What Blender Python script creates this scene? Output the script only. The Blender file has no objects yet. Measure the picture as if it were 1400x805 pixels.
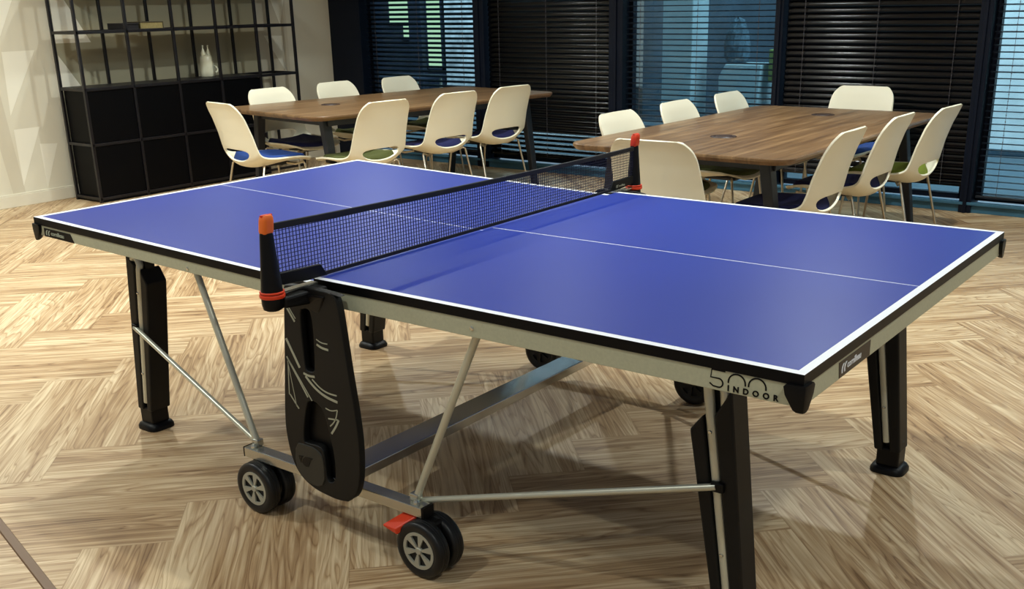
import bpy, bmesh, math, random
from mathutils import Vector, Matrix
random.seed(7)
SC = bpy.context.scene
COL = SC.collection
PI = math.pi

# ------------------------------------------------------------------ camera
F, PITCH, ROLL, YAW = 1428.07, 0.33068, -0.01881, 2.21192
OX, OY = 26.686, 88.331
fw = Vector((math.cos(YAW)*math.cos(PITCH), math.sin(YAW)*math.cos(PITCH), -math.sin(PITCH)))
rt = Vector((math.sin(YAW), -math.cos(YAW), 0.0))
up = rt.cross(fw)
r2 = rt*math.cos(ROLL) + up*math.sin(ROLL)
u2 = up*math.cos(ROLL) - rt*math.sin(ROLL)
cd = bpy.data.cameras.new('camera')
cam = bpy.data.objects.new('camera', cd)
COL.objects.link(cam)
m = Matrix((r2, u2, -fw)).transposed().to_4x4()
m.translation = (2.07154, -2.57152, 1.44445)
cam.matrix_world = m
cd.sensor_width = 36.0
cd.lens = F*36.0/1400.0
cd.shift_x = -OX/1400.0
cd.shift_y = OY/1400.0
cd.clip_start = 0.05
SC.camera = cam

# ------------------------------------------------------------------ world, lights, exposure
SC.view_settings.view_transform = 'Standard'
SC.view_settings.look = 'None'
SC.view_settings.exposure = 0.0
SC.view_settings.gamma = 1.0
SC.view_settings.use_curve_mapping = False
SC.cycles.use_denoising = True
W = bpy.data.worlds.new('world'); SC.world = W; W.use_nodes = True
bg = W.node_tree.nodes['Background']
bg.inputs[0].default_value = (0.93, 0.97, 1.0, 1); bg.inputs[1].default_value = 0.22
CEIL = 2.8
WARM = (0.93, 1.0, 0.98)
def downlight(x, y, power, size=0.10, col=WARM, spread=150):
    l = bpy.data.lights.new('downlight', 'AREA'); l.shape = 'DISK'; l.size = size
    l.energy = power; l.color = col; l.spread = math.radians(spread)
    o = bpy.data.objects.new('downlight', l); COL.objects.link(o)
    o.location = (x, y, CEIL-0.03)
for x, y, p in ((0.05, 2.85, 48), (-1.75, 2.9, 22), (-2.6, 0.5, 46), (-3.2, 2.75, 42), (0.15, 0.35, 26), (-0.3, -2.3, 18), (2.6, 1.2, 20),  # the frontmost one is added front fill for the table's near faces
                (-2.9, -1.8, 44), (-4.7, 0.3, 46), (-4.8, 2.7, 14), (1.9, 3.4, 18), (2.5, -1.6, 20)):
    downlight(x, y, p*.92)

# ------------------------------------------------------------------ materials
def lin(r, g, b):
    f = lambda c: (c/255/12.92) if c/255 <= 0.04045 else ((c/255+0.055)/1.055)**2.4
    return (f(r), f(g), f(b), 1.0)
class N:
    def __init__(s, name):
        s.m = bpy.data.materials.new(name); s.m.use_nodes = True
        s.t = s.m.node_tree; s.b = s.t.nodes['Principled BSDF']
    def n(s, typ, **kw):
        nd = s.t.nodes.new(typ)
        for k, v in kw.items():
            if isinstance(k, str) and hasattr(nd, k): setattr(nd, k, v)
        return nd
    def l(s, a, b): s.t.links.new(a, b)
    def math(s, op, a, b=None):
        nd = s.t.nodes.new('ShaderNodeMath'); nd.operation = op
        for i, v in enumerate((a, b)):
            if v is None: continue
            if isinstance(v, (int, float)): nd.inputs[i].default_value = v
            else: s.l(v, nd.inputs[i])
        return nd.outputs[0]
    def ramp(s, fac, stops):
        nd = s.t.nodes.new('ShaderNodeValToRGB')
        e = nd.color_ramp.elements
        while len(e) < len(stops): e.new(0.5)
        for i, (p, c) in enumerate(stops): e[i].position = p; e[i].color = c
        s.l(fac, nd.inputs[0]); return nd.outputs[0]
def mat(name, col, rough=0.5, metal=0.0, spec=0.5, noise=0.0, nscale=40.0, bump=0.0, bscale=200.0, coat=0.0):
    k = N(name); b = k.b
    b.inputs['Base Color'].default_value = col
    b.inputs['Roughness'].default_value = rough
    b.inputs['Metallic'].default_value = metal
    b.inputs['Specular IOR Level'].default_value = spec
    if coat: b.inputs['Coat Weight'].default_value = coat
    tc = k.n('ShaderNodeTexCoord')
    if noise:
        nz = k.n('ShaderNodeTexNoise'); nz.inputs['Scale'].default_value = nscale; nz.inputs['Detail'].default_value = 4
        k.l(tc.outputs['Object'], nz.inputs['Vector'])
        lo = tuple(c*(1-noise) for c in col[:3])+(1,); hi = tuple(min(1, c*(1+noise)) for c in col[:3])+(1,)
        k.l(k.ramp(nz.outputs['Fac'], [(0.3, lo), (0.7, hi)]), b.inputs['Base Color'])
    if bump:
        nb = k.n('ShaderNodeTexNoise'); nb.inputs['Scale'].default_value = bscale; nb.inputs['Detail'].default_value = 3
        k.l(tc.outputs['Object'], nb.inputs['Vector'])
        bp = k.n('ShaderNodeBump'); bp.inputs['Strength'].default_value = bump; bp.inputs['Distance'].default_value = 0.002
        k.l(nb.outputs['Fac'], bp.inputs['Height']); k.l(bp.outputs[0], b.inputs['Normal'])
    return k.m
def emit(name, col, s):
    k = N(name); k.b.inputs['Base Color'].default_value = (0, 0, 0, 1)
    k.b.inputs['Emission Color'].default_value = col; k.b.inputs['Emission Strength'].default_value = s
    return k.m

def floor_material():
    k = N('oak_plank'); b = k.b
    uv = k.n('ShaderNodeUVMap'); uv.uv_map = 'plank'
    at = k.n('ShaderNodeAttribute'); at.attribute_name = 'rnd'
    sep = k.n('ShaderNodeSeparateXYZ'); k.l(uv.outputs[0], sep.inputs[0])
    u, v = sep.outputs[0], sep.outputs[1]
    r = at.outputs['Fac']
    off = k.math('MULTIPLY', r, 37.0)
    def vec(su, sv):
        c = k.n('ShaderNodeCombineXYZ')
        k.l(k.math('ADD', k.math('MULTIPLY', u, su), off), c.inputs[0])
        k.l(k.math('MULTIPLY', v, sv), c.inputs[1]); k.l(off, c.inputs[2]); return c.outputs[0]
    # broad cathedral figure: contour lines of a stretched noise
    n1 = k.n('ShaderNodeTexNoise'); n1.inputs['Scale'].default_value = 1.0; n1.inputs['Detail'].default_value = 2.5
    n1.inputs['Roughness'].default_value = 0.5; n1.inputs['Distortion'].default_value = 0.3
    k.l(vec(0.8, 9.0), n1.inputs['Vector'])
    rings = k.math('FRACT', k.math('MULTIPLY', n1.outputs['Fac'], 17.0))
    fig = k.ramp(rings, [(0.0, (0.05, 0.05, 0.05, 1)), (0.11, (0.62, 0.62, 0.62, 1)), (0.30, (0.95, 0.95, 0.95, 1)), (0.62, (0.66, 0.66, 0.66, 1)), (0.92, (0.5, 0.5, 0.5, 1)), (1.0, (0.05, 0.05, 0.05, 1))])
    n2 = k.n('ShaderNodeTexNoise'); n2.inputs['Scale'].default_value = 1.0; n2.inputs['Detail'].default_value = 6
    n2.inputs['Roughness'].default_value = 0.65
    k.l(vec(1.6, 58.0), n2.inputs['Vector'])
    n3 = k.n('ShaderNodeTexNoise'); n3.inputs['Scale'].default_value = 1.0; n3.inputs['Detail'].default_value = 2
    k.l(vec(0.7, 9.0), n3.inputs['Vector'])
    f = k.math('ADD', k.math('MULTIPLY', fig, 0.18), k.math('MULTIPLY', n2.outputs['Fac'], 0.62))
    f = k.math('ADD', f, k.math('MULTIPLY', n3.outputs['Fac'], 0.40))
    f = k.math('ADD', f, k.math('MULTIPLY', k.math('SUBTRACT', r, 0.5), 0.06))
    col = k.ramp(f, [(0.36, lin(96, 69, 45)), (0.49, lin(144, 112, 77)), (0.61, lin(180, 149, 110)), (0.78, lin(223, 201, 163))])
    ed = k.n('ShaderNodeUVMap'); ed.uv_map = 'edge'
    se = k.n('ShaderNodeSeparateXYZ'); k.l(ed.outputs[0], se.inputs[0])
    seam = k.math('MINIMUM', se.outputs[0], se.outputs[1])
    g = k.ramp(seam, [(0.0, (0.74, 0.70, 0.66, 1)), (0.0018, (1, 1, 1, 1))])
    mx = k.n('ShaderNodeMix'); mx.data_type = 'RGBA'; mx.blend_type = 'MULTIPLY'; mx.inputs[0].default_value = 1.0
    k.l(col, mx.inputs[6]); k.l(g, mx.inputs[7]); k.l(mx.outputs[2], b.inputs['Base Color'])
    b.inputs['Roughness'].default_value = 0.42; b.inputs['Specular IOR Level'].default_value = 0.35
    bp = k.n('ShaderNodeBump'); bp.inputs['Strength'].default_value = 0.15; bp.inputs['Distance'].default_value = 0.001
    k.l(n2.outputs['Fac'], bp.inputs['Height']); k.l(bp.outputs[0], b.inputs['Normal'])
    return k.m

def wood_top_material():
    k = N('walnut_laminate'); b = k.b
    tc = k.n('ShaderNodeTexCoord'); mp = k.n('ShaderNodeMapping')
    mp.inputs['Scale'].default_value = (16, 0.9, 4); k.l(tc.outputs['Object'], mp.inputs[0])
    n1 = k.n('ShaderNodeTexNoise'); n1.inputs['Scale'].default_value = 1.6; n1.inputs['Detail'].default_value = 7; n1.inputs['Distortion'].default_value = 0.3
    n1.inputs['Roughness'].default_value = 0.62
    k.l(mp.outputs[0], n1.inputs['Vector'])
    k.l(k.ramp(n1.outputs['Fac'], [(0.30, lin(80, 57, 36)), (0.5, lin(113, 85, 56)), (0.72, lin(144, 113, 79))]), b.inputs['Base Color'])
    b.inputs['Roughness'].default_value = 0.35; b.inputs['Specular IOR Level'].default_value = 0.4
    return k.m

def glass_material():
    k = N('tinted_window_glass'); t = k.t
    tr = k.n('ShaderNodeBsdfTransparent'); tr.inputs[0].default_value = (0.66, 0.81, 0.85, 1)
    gl = k.n('ShaderNodeBsdfGlossy'); gl.inputs['Roughness'].default_value = 0.02
    gl.inputs[0].default_value = (0.8, 0.95, 1, 1)
    fr0 = k.n('ShaderNodeFresnel'); fr0.inputs[0].default_value = 1.5
    ge = k.n('ShaderNodeNewGeometry')
    fo = k.math('MULTIPLY', fr0.outputs[0], k.math('SUBTRACT', 1.0, ge.outputs['Backfacing']))
    mx = k.n('ShaderNodeMixShader'); k.l(fo, mx.inputs[0]); k.l(tr.outputs[0], mx.inputs[1]); k.l(gl.outputs[0], mx.inputs[2])
    k.l(mx.outputs[0], t.nodes['Material Output'].inputs[0])
    return k.m

M = dict(
    floor=floor_material(), wood=wood_top_material(), glass=glass_material(),
    wall=mat('cream_wallcovering', lin(224, 218, 197), 0.7, noise=0.03, nscale=3),
    wall_pale=mat('pale_wall_shape', lin(244, 240, 222), 0.7),
    wall_taupe_shade=mat('taupe_shaded_wall_shape', lin(176, 170, 142), 0.7, noise=0.04, nscale=2),
    wall_mid=mat('sand_wall_shape', lin(212, 204, 182), 0.7),
    skirting=mat('skirting_paint', lin(226, 219, 198), 0.5),
    ceiling=mat('ceiling_paint', lin(232, 230, 222), 0.8),
    frame_dark=mat('navy_window_frame', lin(7, 15, 30), 0.5, spec=0.2, noise=0.1, nscale=5),
    sill=mat('blue_sill_metal', lin(58, 104, 128), 0.45, metal=0.2),
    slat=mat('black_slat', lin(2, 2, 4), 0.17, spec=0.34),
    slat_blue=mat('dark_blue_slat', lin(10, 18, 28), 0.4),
    cord=mat('blind_cord', lin(70, 66, 70), 0.7),
    blue=mat('blue_table_paint', lin(34, 55, 150), 0.40, spec=0.22, noise=0.03, nscale=2.5),
    white=mat('white_line_paint', lin(236, 240, 246), 0.45),
    black=mat('black_edge_band', lin(3, 3, 5), 0.45, spec=0.18),
    under=mat('board_underside', lin(66, 94, 176), 0.6),
    apron=mat('grey_painted_steel', lin(186, 186, 158), 0.5, noise=0.05, nscale=160, bump=0.08, bscale=400),
    beam=mat('polished_beam_steel', lin(206, 208, 206), 0.16, metal=1.0),
    steel=mat('zinc_plated_steel', lin(214, 214, 202), 0.22, metal=0.9),
    tube=mat('satin_steel_tube', lin(206, 206, 188), 0.34, metal=0.45),
    plastic=mat('charcoal_plastic', lin(15, 15, 14), 0.5, spec=0.28, bump=0.04, bscale=600),
    plastic2=mat('black_plastic', lin(5, 5, 6), 0.45, spec=0.25),
    stripe=mat('silver_stripe', lin(168, 168, 146), 0.5),
    orange=mat('orange_plastic', lin(244, 116, 36), 0.45),
    redorange=mat('red_orange_plastic', lin(224, 62, 22), 0.45),
    net=mat('net_cord', lin(18, 22, 54), 0.8),
    tape=mat('net_tape', lin(10, 11, 18), 0.7),
    rubber=mat('rubber_tyre', lin(13, 14, 15), 0.42, spec=0.45),
    hub=mat('grey_hub_plastic', lin(182, 182, 166), 0.35, metal=0.35),
    hubdark=mat('dark_hub', lin(26, 27, 26), 0.6),
    shell=mat('white_polypropylene', lin(232, 226, 202), 0.38, spec=0.4),
    chrome=mat('chair_chrome', lin(196, 188, 170), 0.28, metal=0.85),
    pad_navy=mat('navy_upholstery', lin(22, 26, 78), 0.9, bump=0.2, bscale=900),
    pad_blue=mat('bright_blue_upholstery', lin(16, 58, 128), 0.9, bump=0.2, bscale=900),
    pad_olive=mat('olive_upholstery', lin(68, 73, 22), 0.9, bump=0.2, bscale=900),
    pad_lime=mat('lime_upholstery', lin(112, 126, 30), 0.9, bump=0.2, bscale=900),
    tleg=mat('black_powder_coat', lin(20, 22, 28), 0.5),
    port=mat('brown_cable_port', lin(48, 30, 22), 0.5),
    case=mat('black_cabinet_laminate', lin(3, 3, 5), 0.5, spec=0.12),
    rack=mat('black_steel_rack', lin(17, 14, 18), 0.4, spec=0.5),
    bookdark=mat('dark_book_cover', lin(30, 27, 28), 0.6),
    bookpage=mat('book_pages', lin(150, 134, 84), 0.8, noise=0.15, nscale=60),
    bookol=mat('olive_book_cover', lin(60, 50, 26), 0.6),
    ceramic=mat('pale_ceramic', lin(214, 212, 186), 0.25),
    terrace=mat('terrace_slab', lin(66, 84, 96), 0.8, noise=0.15, nscale=3),
    stone=mat('pale_stone_cladding', lin(208, 214, 222), 0.85, noise=0.4, nscale=7),
    facade=mat('dark_facade', lin(34, 46, 66), 0.7, noise=0.2, nscale=2),
    concrete=mat('pale_concrete', lin(150, 176, 186), 0.85, noise=0.1, nscale=4),
    bluewall=mat('blue_grey_render', lin(54, 76, 92), 0.85, noise=0.2, nscale=3),
    daywall=mat('bright_panel', lin(232, 238, 242), 0.8, noise=0.12, nscale=4),
    litwin=emit('lit_window', (0.78, 0.95, 0.58, 1), 1.1),
    litlamp=emit('garden_lamp', (0.85, 0.95, 1.0, 1), 0.8),
    leaf=mat('dusk_foliage', lin(62, 88, 104), 0.9, noise=0.4, nscale=20),
    grassy=mat('green_planter', lin(98, 116, 60), 0.8, noise=0.3, nscale=20),
)

# ------------------------------------------------------------------ helpers
def tag(o, label=None, cat=None, group=None, kind=None):
    if label: o['label'] = label
    if cat: o['category'] = cat
    if group: o['group'] = group
    if kind: o['kind'] = kind
    return o
def empty(name, label, cat, loc=(0, 0, 0), rz=0.0, group=None):
    o = bpy.data.objects.new(name, None); COL.objects.link(o)
    o.empty_display_size = 0.1; o.location = loc; o.rotation_euler = (0, 0, rz)
    return tag(o, label, cat, group)
def obj(name, bm, mats, parent=None, smooth=None, label=None, bevel=0.0, kind=None):
    bmesh.ops.recalc_face_normals(bm, faces=bm.faces[:]) if len(bm.faces) < 20000 else None
    me = bpy.data.meshes.new(name); bm.to_mesh(me); bm.free()
    for mm in (mats if isinstance(mats, (list, tuple)) else [mats]): me.materials.append(mm)
    o = bpy.data.objects.new(name, me); COL.objects.link(o)
    if parent: o.parent = parent
    if bevel:
        md = o.modifiers.new('b', 'BEVEL'); md.width = bevel; md.segments = 2; md.limit_method = 'ANGLE'; md.angle_limit = 0.7
    if smooth is not None:
        for p in me.polygons: p.use_smooth = True
        if smooth < 3: me.set_sharp_from_angle(angle=smooth)
    if label: o['label'] = label
    if kind: o['kind'] = kind
    return o
def box(bm, x0, x1, y0, y1, z0, z1, mi=0):
    v = [bm.verts.new(p) for p in ((x0, y0, z0), (x1, y0, z0), (x1, y1, z0), (x0, y1, z0), (x0, y0, z1), (x1, y0, z1), (x1, y1, z1), (x0, y1, z1))]
    for f in ((0, 3, 2, 1), (4, 5, 6, 7), (0, 1, 5, 4), (1, 2, 6, 5), (2, 3, 7, 6), (3, 0, 4, 7)):
        fc = bm.faces.new([v[i] for i in f]); fc.material_index = mi
    return v
def hexa(bm, pts, mi=0):      # eight corners, bottom ring then top ring
    v = [bm.verts.new(p) for p in pts]
    for f in ((0, 3, 2, 1), (4, 5, 6, 7), (0, 1, 5, 4), (1, 2, 6, 5), (2, 3, 7, 6), (3, 0, 4, 7)):
        fc = bm.faces.new([v[i] for i in f]); fc.material_index = mi
def tube(bm, pts, r, seg=10, mi=0, caps=True):
    pts = [Vector(p) for p in pts]; rings = []
    rr = r if isinstance(r, (list, tuple)) else [r]*len(pts)
    prev = None
    for i, p in enumerate(pts):
        a = pts[max(0, i-1)]; b = pts[min(len(pts)-1, i+1)]
        t = (b-a).normalized()
        if prev is None:
            n = t.orthogonal().normalized()
        else:
            n = (prev - t*prev.dot(t)).normalized()
        prev = n; bn = t.cross(n)
        rings.append([bm.verts.new(p + (n*math.cos(2*PI*j/seg) + bn*math.sin(2*PI*j/seg))*rr[i]) for j in range(seg)])
    for a, b in zip(rings, rings[1:]):
        for j in range(seg):
            bm.faces.new((a[j], a[(j+1) % seg], b[(j+1) % seg], b[j])).material_index = mi
    if caps:
        bm.faces.new(rings[0][::-1]).material_index = mi; bm.faces.new(rings[-1]).material_index = mi
def prism(bm, poly, axis, d0, d1, mi=0):
    # poly: 2D points; axis 'y' -> (x,z) outline swept in y ; 'z' -> (x,y) swept in z ; 'x' -> (y,z) swept in x
    f = {'y': lambda a, b, d: (a, d, b), 'z': lambda a, b, d: (a, b, d), 'x': lambda a, b, d: (d, a, b)}[axis]
    A = [bm.verts.new(f(a, b, d0)) for a, b in poly]; B = [bm.verts.new(f(a, b, d1)) for a, b in poly]
    n = len(poly)
    bm.faces.new(A).material_index = mi; bm.faces.new(B[::-1]).material_index = mi
    for i in range(n):
        bm.faces.new((A[i], B[i], B[(i+1) % n], A[(i+1) % n])).material_index = mi
def lathe(bm, prof, c, axis='z', seg=24, mi=0):
    rings = []
    for r, h in prof:
        ring = []
        for j in range(seg):
            a = 2*PI*j/seg; ca, sa = math.cos(a)*r, math.sin(a)*r
            p = {'z': (c[0]+ca, c[1]+sa, c[2]+h), 'y': (c[0]+ca, c[1]+h, c[2]+sa), 'x': (c[0]+h, c[1]+ca, c[2]+sa)}[axis]
            ring.append(bm.verts.new(p))
        rings.append(ring)
    for a, b in zip(rings, rings[1:]):
        for j in range(seg):
            bm.faces.new((a[j], a[(j+1) % seg], b[(j+1) % seg], b[j])).material_index = mi
    if prof[0] == prof[-1]: return
    if prof[0][0] > 1e-5: bm.faces.new(rings[0][::-1]).material_index = mi
    if prof[-1][0] > 1e-5: bm.faces.new(rings[-1]).material_index = mi
def ribbon(bm, pts, w, place, mi=0, h=0.0008, closed=False):
    # flat stroke of width w along 2D points; place(a, b, lift) -> 3D
    P = [Vector((a, b)) for a, b in pts]; n = len(P); L = []; R = []
    for i in range(n):
        a = P[i-1] if (i or closed) else P[i]; b = P[(i+1) % n] if (i < n-1 or closed) else P[i]
        t = (b-a).normalized(); nn = Vector((-t.y, t.x))*w/2
        L.append(P[i]+nn); R.append(P[i]-nn)
    top = [(bm.verts.new(place(l.x, l.y, h)), bm.verts.new(place(r.x, r.y, h))) for l, r in zip(L, R)]
    bot = [(bm.verts.new(place(l.x, l.y, -h)), bm.verts.new(place(r.x, r.y, -h))) for l, r in zip(L, R)]
    for i in range(n if closed else n-1):
        j = (i+1) % n
        for q in ((top[i][0], top[j][0], top[j][1], top[i][1]), (bot[i][1], bot[j][1], bot[j][0], bot[i][0]),
                  (top[i][0], bot[i][0], bot[j][0], top[j][0]), (top[i][1], top[j][1], bot[j][1], bot[i][1])):
            bm.faces.new(q).material_index = mi
    if not closed:
        for i in (0, n-1):
            bm.faces.new((top[i][0], top[i][1], bot[i][1], bot[i][0])).material_index = mi
def children(o): return [c for c in COL.objects if c.parent == o]
def copy_tree(o, parent=None):
    c = o.copy(); COL.objects.link(c)
    if parent: c.parent = parent
    for ch in children(o): copy_tree(ch, c)
    return c
def text_mesh(txt, size, bold=0.0, spacing=1.0):
    cu = bpy.data.curves.new('t', 'FONT'); cu.body = txt; cu.size = size; cu.extrude = 0.0006; cu.offset = bold; cu.space_character = spacing
    o = bpy.data.objects.new('t', cu); COL.objects.link(o)
    dg = bpy.context.evaluated_depsgraph_get(); dg.update()
    me = bpy.data.meshes.new_from_object(o.evaluated_get(dg))
    bm = bmesh.new(); bm.from_mesh(me)
    bpy.data.objects.remove(o); bpy.data.curves.remove(cu); bpy.data.meshes.remove(me)
    return bm
def arc(cx, cy, r, a0, a1, n=10):
    return [(cx+r*math.cos(math.radians(a0+(a1-a0)*i/n)), cy+r*math.sin(math.radians(a0+(a1-a0)*i/n))) for i in range(n+1)]
B = bmesh.new

# ------------------------------------------------------------------ setting: floor of herringbone planks
XW, YW, XR, YF = -5.95, 5.12, 4.2, -3.6      # left wall, window wall, open right and near limits
def make_floor():
    bm = B(); w = 0.25; n = 4
    uvl = bm.loops.layers.uv.new('plank'); edl = bm.loops.layers.uv.new('edge'); cl = bm.faces.layers.float.new('rnd')
    c = math.cos(PI/4); 
    def place(a, b): return (a*c - b*c + 0.004, a*c + b*c + 0.004)
    K = 60
    for X in range(-K, K):
        for Y in range(-K, K):
            k = (X-Y-2) % (2*n)
            if k == 0: horiz = True
            elif k == 2*n-1: horiz = False
            else: continue
            # vertical plank: column X, cells Y..Y+n-1 have (X-Y) going 2n-1 .. n
            a0, b0 = X*w, Y*w
            a1, b1 = (a0+n*w, b0+w) if horiz else (a0+w, b0+n*w)
            cx, cy = place((a0+a1)/2, (b0+b1)/2)
            if cx < XW-1 or cx > XR+1 or cy < YF-1 or cy > YW+1: continue
            vs = [bm.verts.new((*place(a, b), 0)) for a, b in ((a0, b0), (a1, b0), (a1, b1), (a0, b1))]
            f = bm.faces.new(vs); f[cl] = random.random()
            ou = random.random()*9; ov = random.random()*9
            L, Wd = n*w, w
            q = [(0, 0), (L, 0), (L, Wd), (0, Wd)] if horiz else [(0, 0), (0, Wd), (L, Wd), (L, 0)]
            for lp, (uu, vv) in zip(f.loops, q):
                lp[uvl].uv = (uu+ou, vv+ov); lp[edl].uv = (uu, vv)
    for co, no in (((XW, 0, 0), (-1, 0, 0)), ((XR, 0, 0), (1, 0, 0)), ((0, YF, 0), (0, -1, 0)), ((0, YW, 0), (0, 1, 0))):
        g = bm.verts[:]+bm.edges[:]+bm.faces[:]
        bmesh.ops.bisect_plane(bm, geom=g, plane_co=co, plane_no=no, clear_outer=True)
    me = bpy.data.meshes.new('floor'); bm.normal_update()
    for f in bm.faces:
        if f.normal.z < 0: f.normal_flip()
    bm.to_mesh(me); bm.free(); me.materials.append(M['floor'])
    o = bpy.data.objects.new('floor', me); COL.objects.link(o); tag(o, kind='structure')
make_floor()
bm = B()          # brown transition strip at the near left of the floor
a = Vector((-5.90, -0.083, 0)); d = Vector((0.972, -0.233, 0)).normalized(); nn = Vector((-d.y, d.x, 0))*0.014
p0 = a; p1 = a + d*9.0
hexa(bm, [p0-nn, p1-nn, p1+nn, p0+nn] + [q+Vector((0, 0, .004)) for q in (p0-nn*.8, p1-nn*.8, p1+nn*.8, p0+nn*.8)])
obj('trim_1', bm, mat('brown_floor_strip', lin(112, 84, 58), 0.5), kind='structure')

# left wall with its tonal geometric wallcovering and painted-in shelf shade
bm = B()
box(bm, XW-0.12, XW, YF, YW+0.1, -0.02, CEIL, 0)
def wp(poly, mi, lift=0.0006):
    vs = [bm.verts.new((XW+lift, y, z)) for y, z in poly]; f = bm.faces.new(vs); f.material_index = mi
wp([(2.04, 0.1), (4.40, 0.1), (4.40, 1.5), (4.40, 2.79), (2.04, 2.79)], 1)  # taupe shape whose colour also carries the shade behind the shelving bays
wp([(4.10, 0.1), (4.40, 0.1), (4.40, 2.2), (4.0, 2.2)], 2, .0009)
wp([(1.45, 2.0), (1.62, 0.1), (1.52, 0.1), (1.30, 2.0)], 2, .0009)
for i, t in enumerate([((1.621, 1.15), (1.88, 1.152), (1.606, 0.683)), ((1.611, 0.58), (1.82, 0.582), (1.613, 0.15)), ((1.797, 0.453), (1.943, 0.44), (1.805, 0.107)),
          ((1.63, 1.95), (2.0, 1.95), (1.631, 1.257)), ((2.072, 1.72), (2.362, 1.191), (2.059, 1.193)), ((2.065, 1.104), (2.224, 0.853), (2.055, 0.855)),
          ((4.18, 1.62), (4.43, 1.62), (4.322, 1.267)), ((4.115, 1.18), (4.335, 1.172), (4.352, 0.834)), ((1.1, 1.1), (1.4, 1.1), (1.12, .5))]):
    wp(t, 3, .0013)
o = obj('wall_left', bm, [M['wall'], M['wall_taupe_shade'], M['wall_mid'], M['wall_pale']], kind='structure')
bm = B(); box(bm, XW, XW+0.018, YF, 4.95, 0, 0.09); box(bm, XW, XW+0.012, YF, 4.95, 0.09, 0.10)
obj('baseboard_left', bm, M['skirting'], kind='structure', bevel=.003)
bm = B(); box(bm, XW-0.12, XR, YF, YW+0.1, CEIL, CEIL+0.1)
obj('ceiling', bm, M['ceiling'], kind='structure')

# window wall: mullions, head, sill, glass
YG = 5.10
cols = [(-5.95, -5.53), (-4.135, -4.016), (-2.707, -2.575), (-1.268, -1.205), (0.165, 0.245), (1.60, 1.70), (3.02, 3.12)]
bm = B()
for i, (a, b) in enumerate(cols):
    box(bm, a, b, 4.965 if i else 4.95, 5.16, 0, 2.66)
    if i: box(bm, (a+b)/2-.012, (a+b)/2+.012, 4.95, 4.965, 0, 2.66)
box(bm, XW, XR, 4.96, 5.16, 2.66, CEIL)
obj('wall_window', bm, M['frame_dark'], kind='structure', bevel=.004)
bm = B(); box(bm, -5.53, XR, 4.985, 5.15, 0, 0.055); box(bm, -5.53, XR, 4.96, 5.0, 0.055, 0.075)
obj('trim_2', bm, M['sill'], kind='structure', bevel=.003)
for i in range(len(cols)-1):
    x0, x1 = cols[i][1], cols[i+1][0]
    bm = B(); box(bm, x0, x1, YG, YG+0.012, 0.075, 2.66)
    g = obj('window_%d' % (i+1), bm, M['glass'], kind='structure')
    bm = B()
    for q in ((x0, x0+.035, .075, 2.66), (x1-.035, x1, .075, 2.66), (x0, x1, .075, .11), (x0, x1, 2.62, 2.66)):
        box(bm, q[0], q[1], YG-.03, YG+.03, q[2], q[3])
    obj('window_frame', bm, M['frame_dark'], g)

# venetian blinds: one thing per bay
def blind(x0, x1, zb, tilt, label, material, low_open=None, low_tilt=20):
    t = empty('venetian_blind', label, 'blind', ((x0+x1)/2, 5.03, zb), 0, 'venetian blinds along the window wall')
    hw = (x1-x0)/2; bm = B(); pitch = .0425; z = .03; k = 0
    while z+zb < 2.58:
        a = math.radians(low_tilt if (low_open and z+zb < low_open) else tilt)+random.uniform(-.03, .03)
        ca, sa = math.cos(a), math.sin(a); W2 = .025; dx = random.uniform(-.002, .002)
        sec = []
        for s, h in ((-1, 0), (-.45, .0065), (.45, .0065), (1, 0)):
            sec.append((s*W2*ca - h*sa, s*W2*sa + h*ca))
        up_ = [(y, zz+.0012) for y, zz in sec]
        poly = sec + up_[::-1]
        sag = 0.0
        prism(bm, [(y, z+zz+sag) for y, zz in poly], 'x', -hw+.012+dx, hw-.012+dx)
        z += pitch; k += 1
    obj('slats', bm, material, t, smooth=.6)
    bm = B(); box(bm, -hw+.01, hw-.01, -.02, .02, 0, .018); obj('bottom_rail', bm, material, t, bevel=.003)
    bm = B(); box(bm, -hw+.005, hw-.005, -.028, .028, 2.58-zb, 2.64-zb); obj('head_rail', bm, material, t, bevel=.003)
    for s in (-.78, .0, .78):
        bm = B(); tube(bm, [(s*hw, -.030, .01), (s*hw, -.030, 2.58-zb)], .0016, 5)
        for j in range(int((2.5-zb)/.0445)): box(bm, s*hw-.003, s*hw+.003, -.033, -.027, .03+j*.0445, .036+j*.0445)
        obj('ladder_cord', bm, M['cord'], t)
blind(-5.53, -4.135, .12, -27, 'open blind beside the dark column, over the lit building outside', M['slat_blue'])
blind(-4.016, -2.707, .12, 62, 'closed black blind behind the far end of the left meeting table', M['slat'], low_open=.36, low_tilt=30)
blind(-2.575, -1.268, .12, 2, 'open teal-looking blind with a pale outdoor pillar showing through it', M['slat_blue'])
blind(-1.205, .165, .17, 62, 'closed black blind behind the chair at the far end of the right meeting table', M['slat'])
blind(.245, 1.60, .10, -6, 'open blind at the right, bright daylight showing between its slats', M['slat_blue'])

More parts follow.
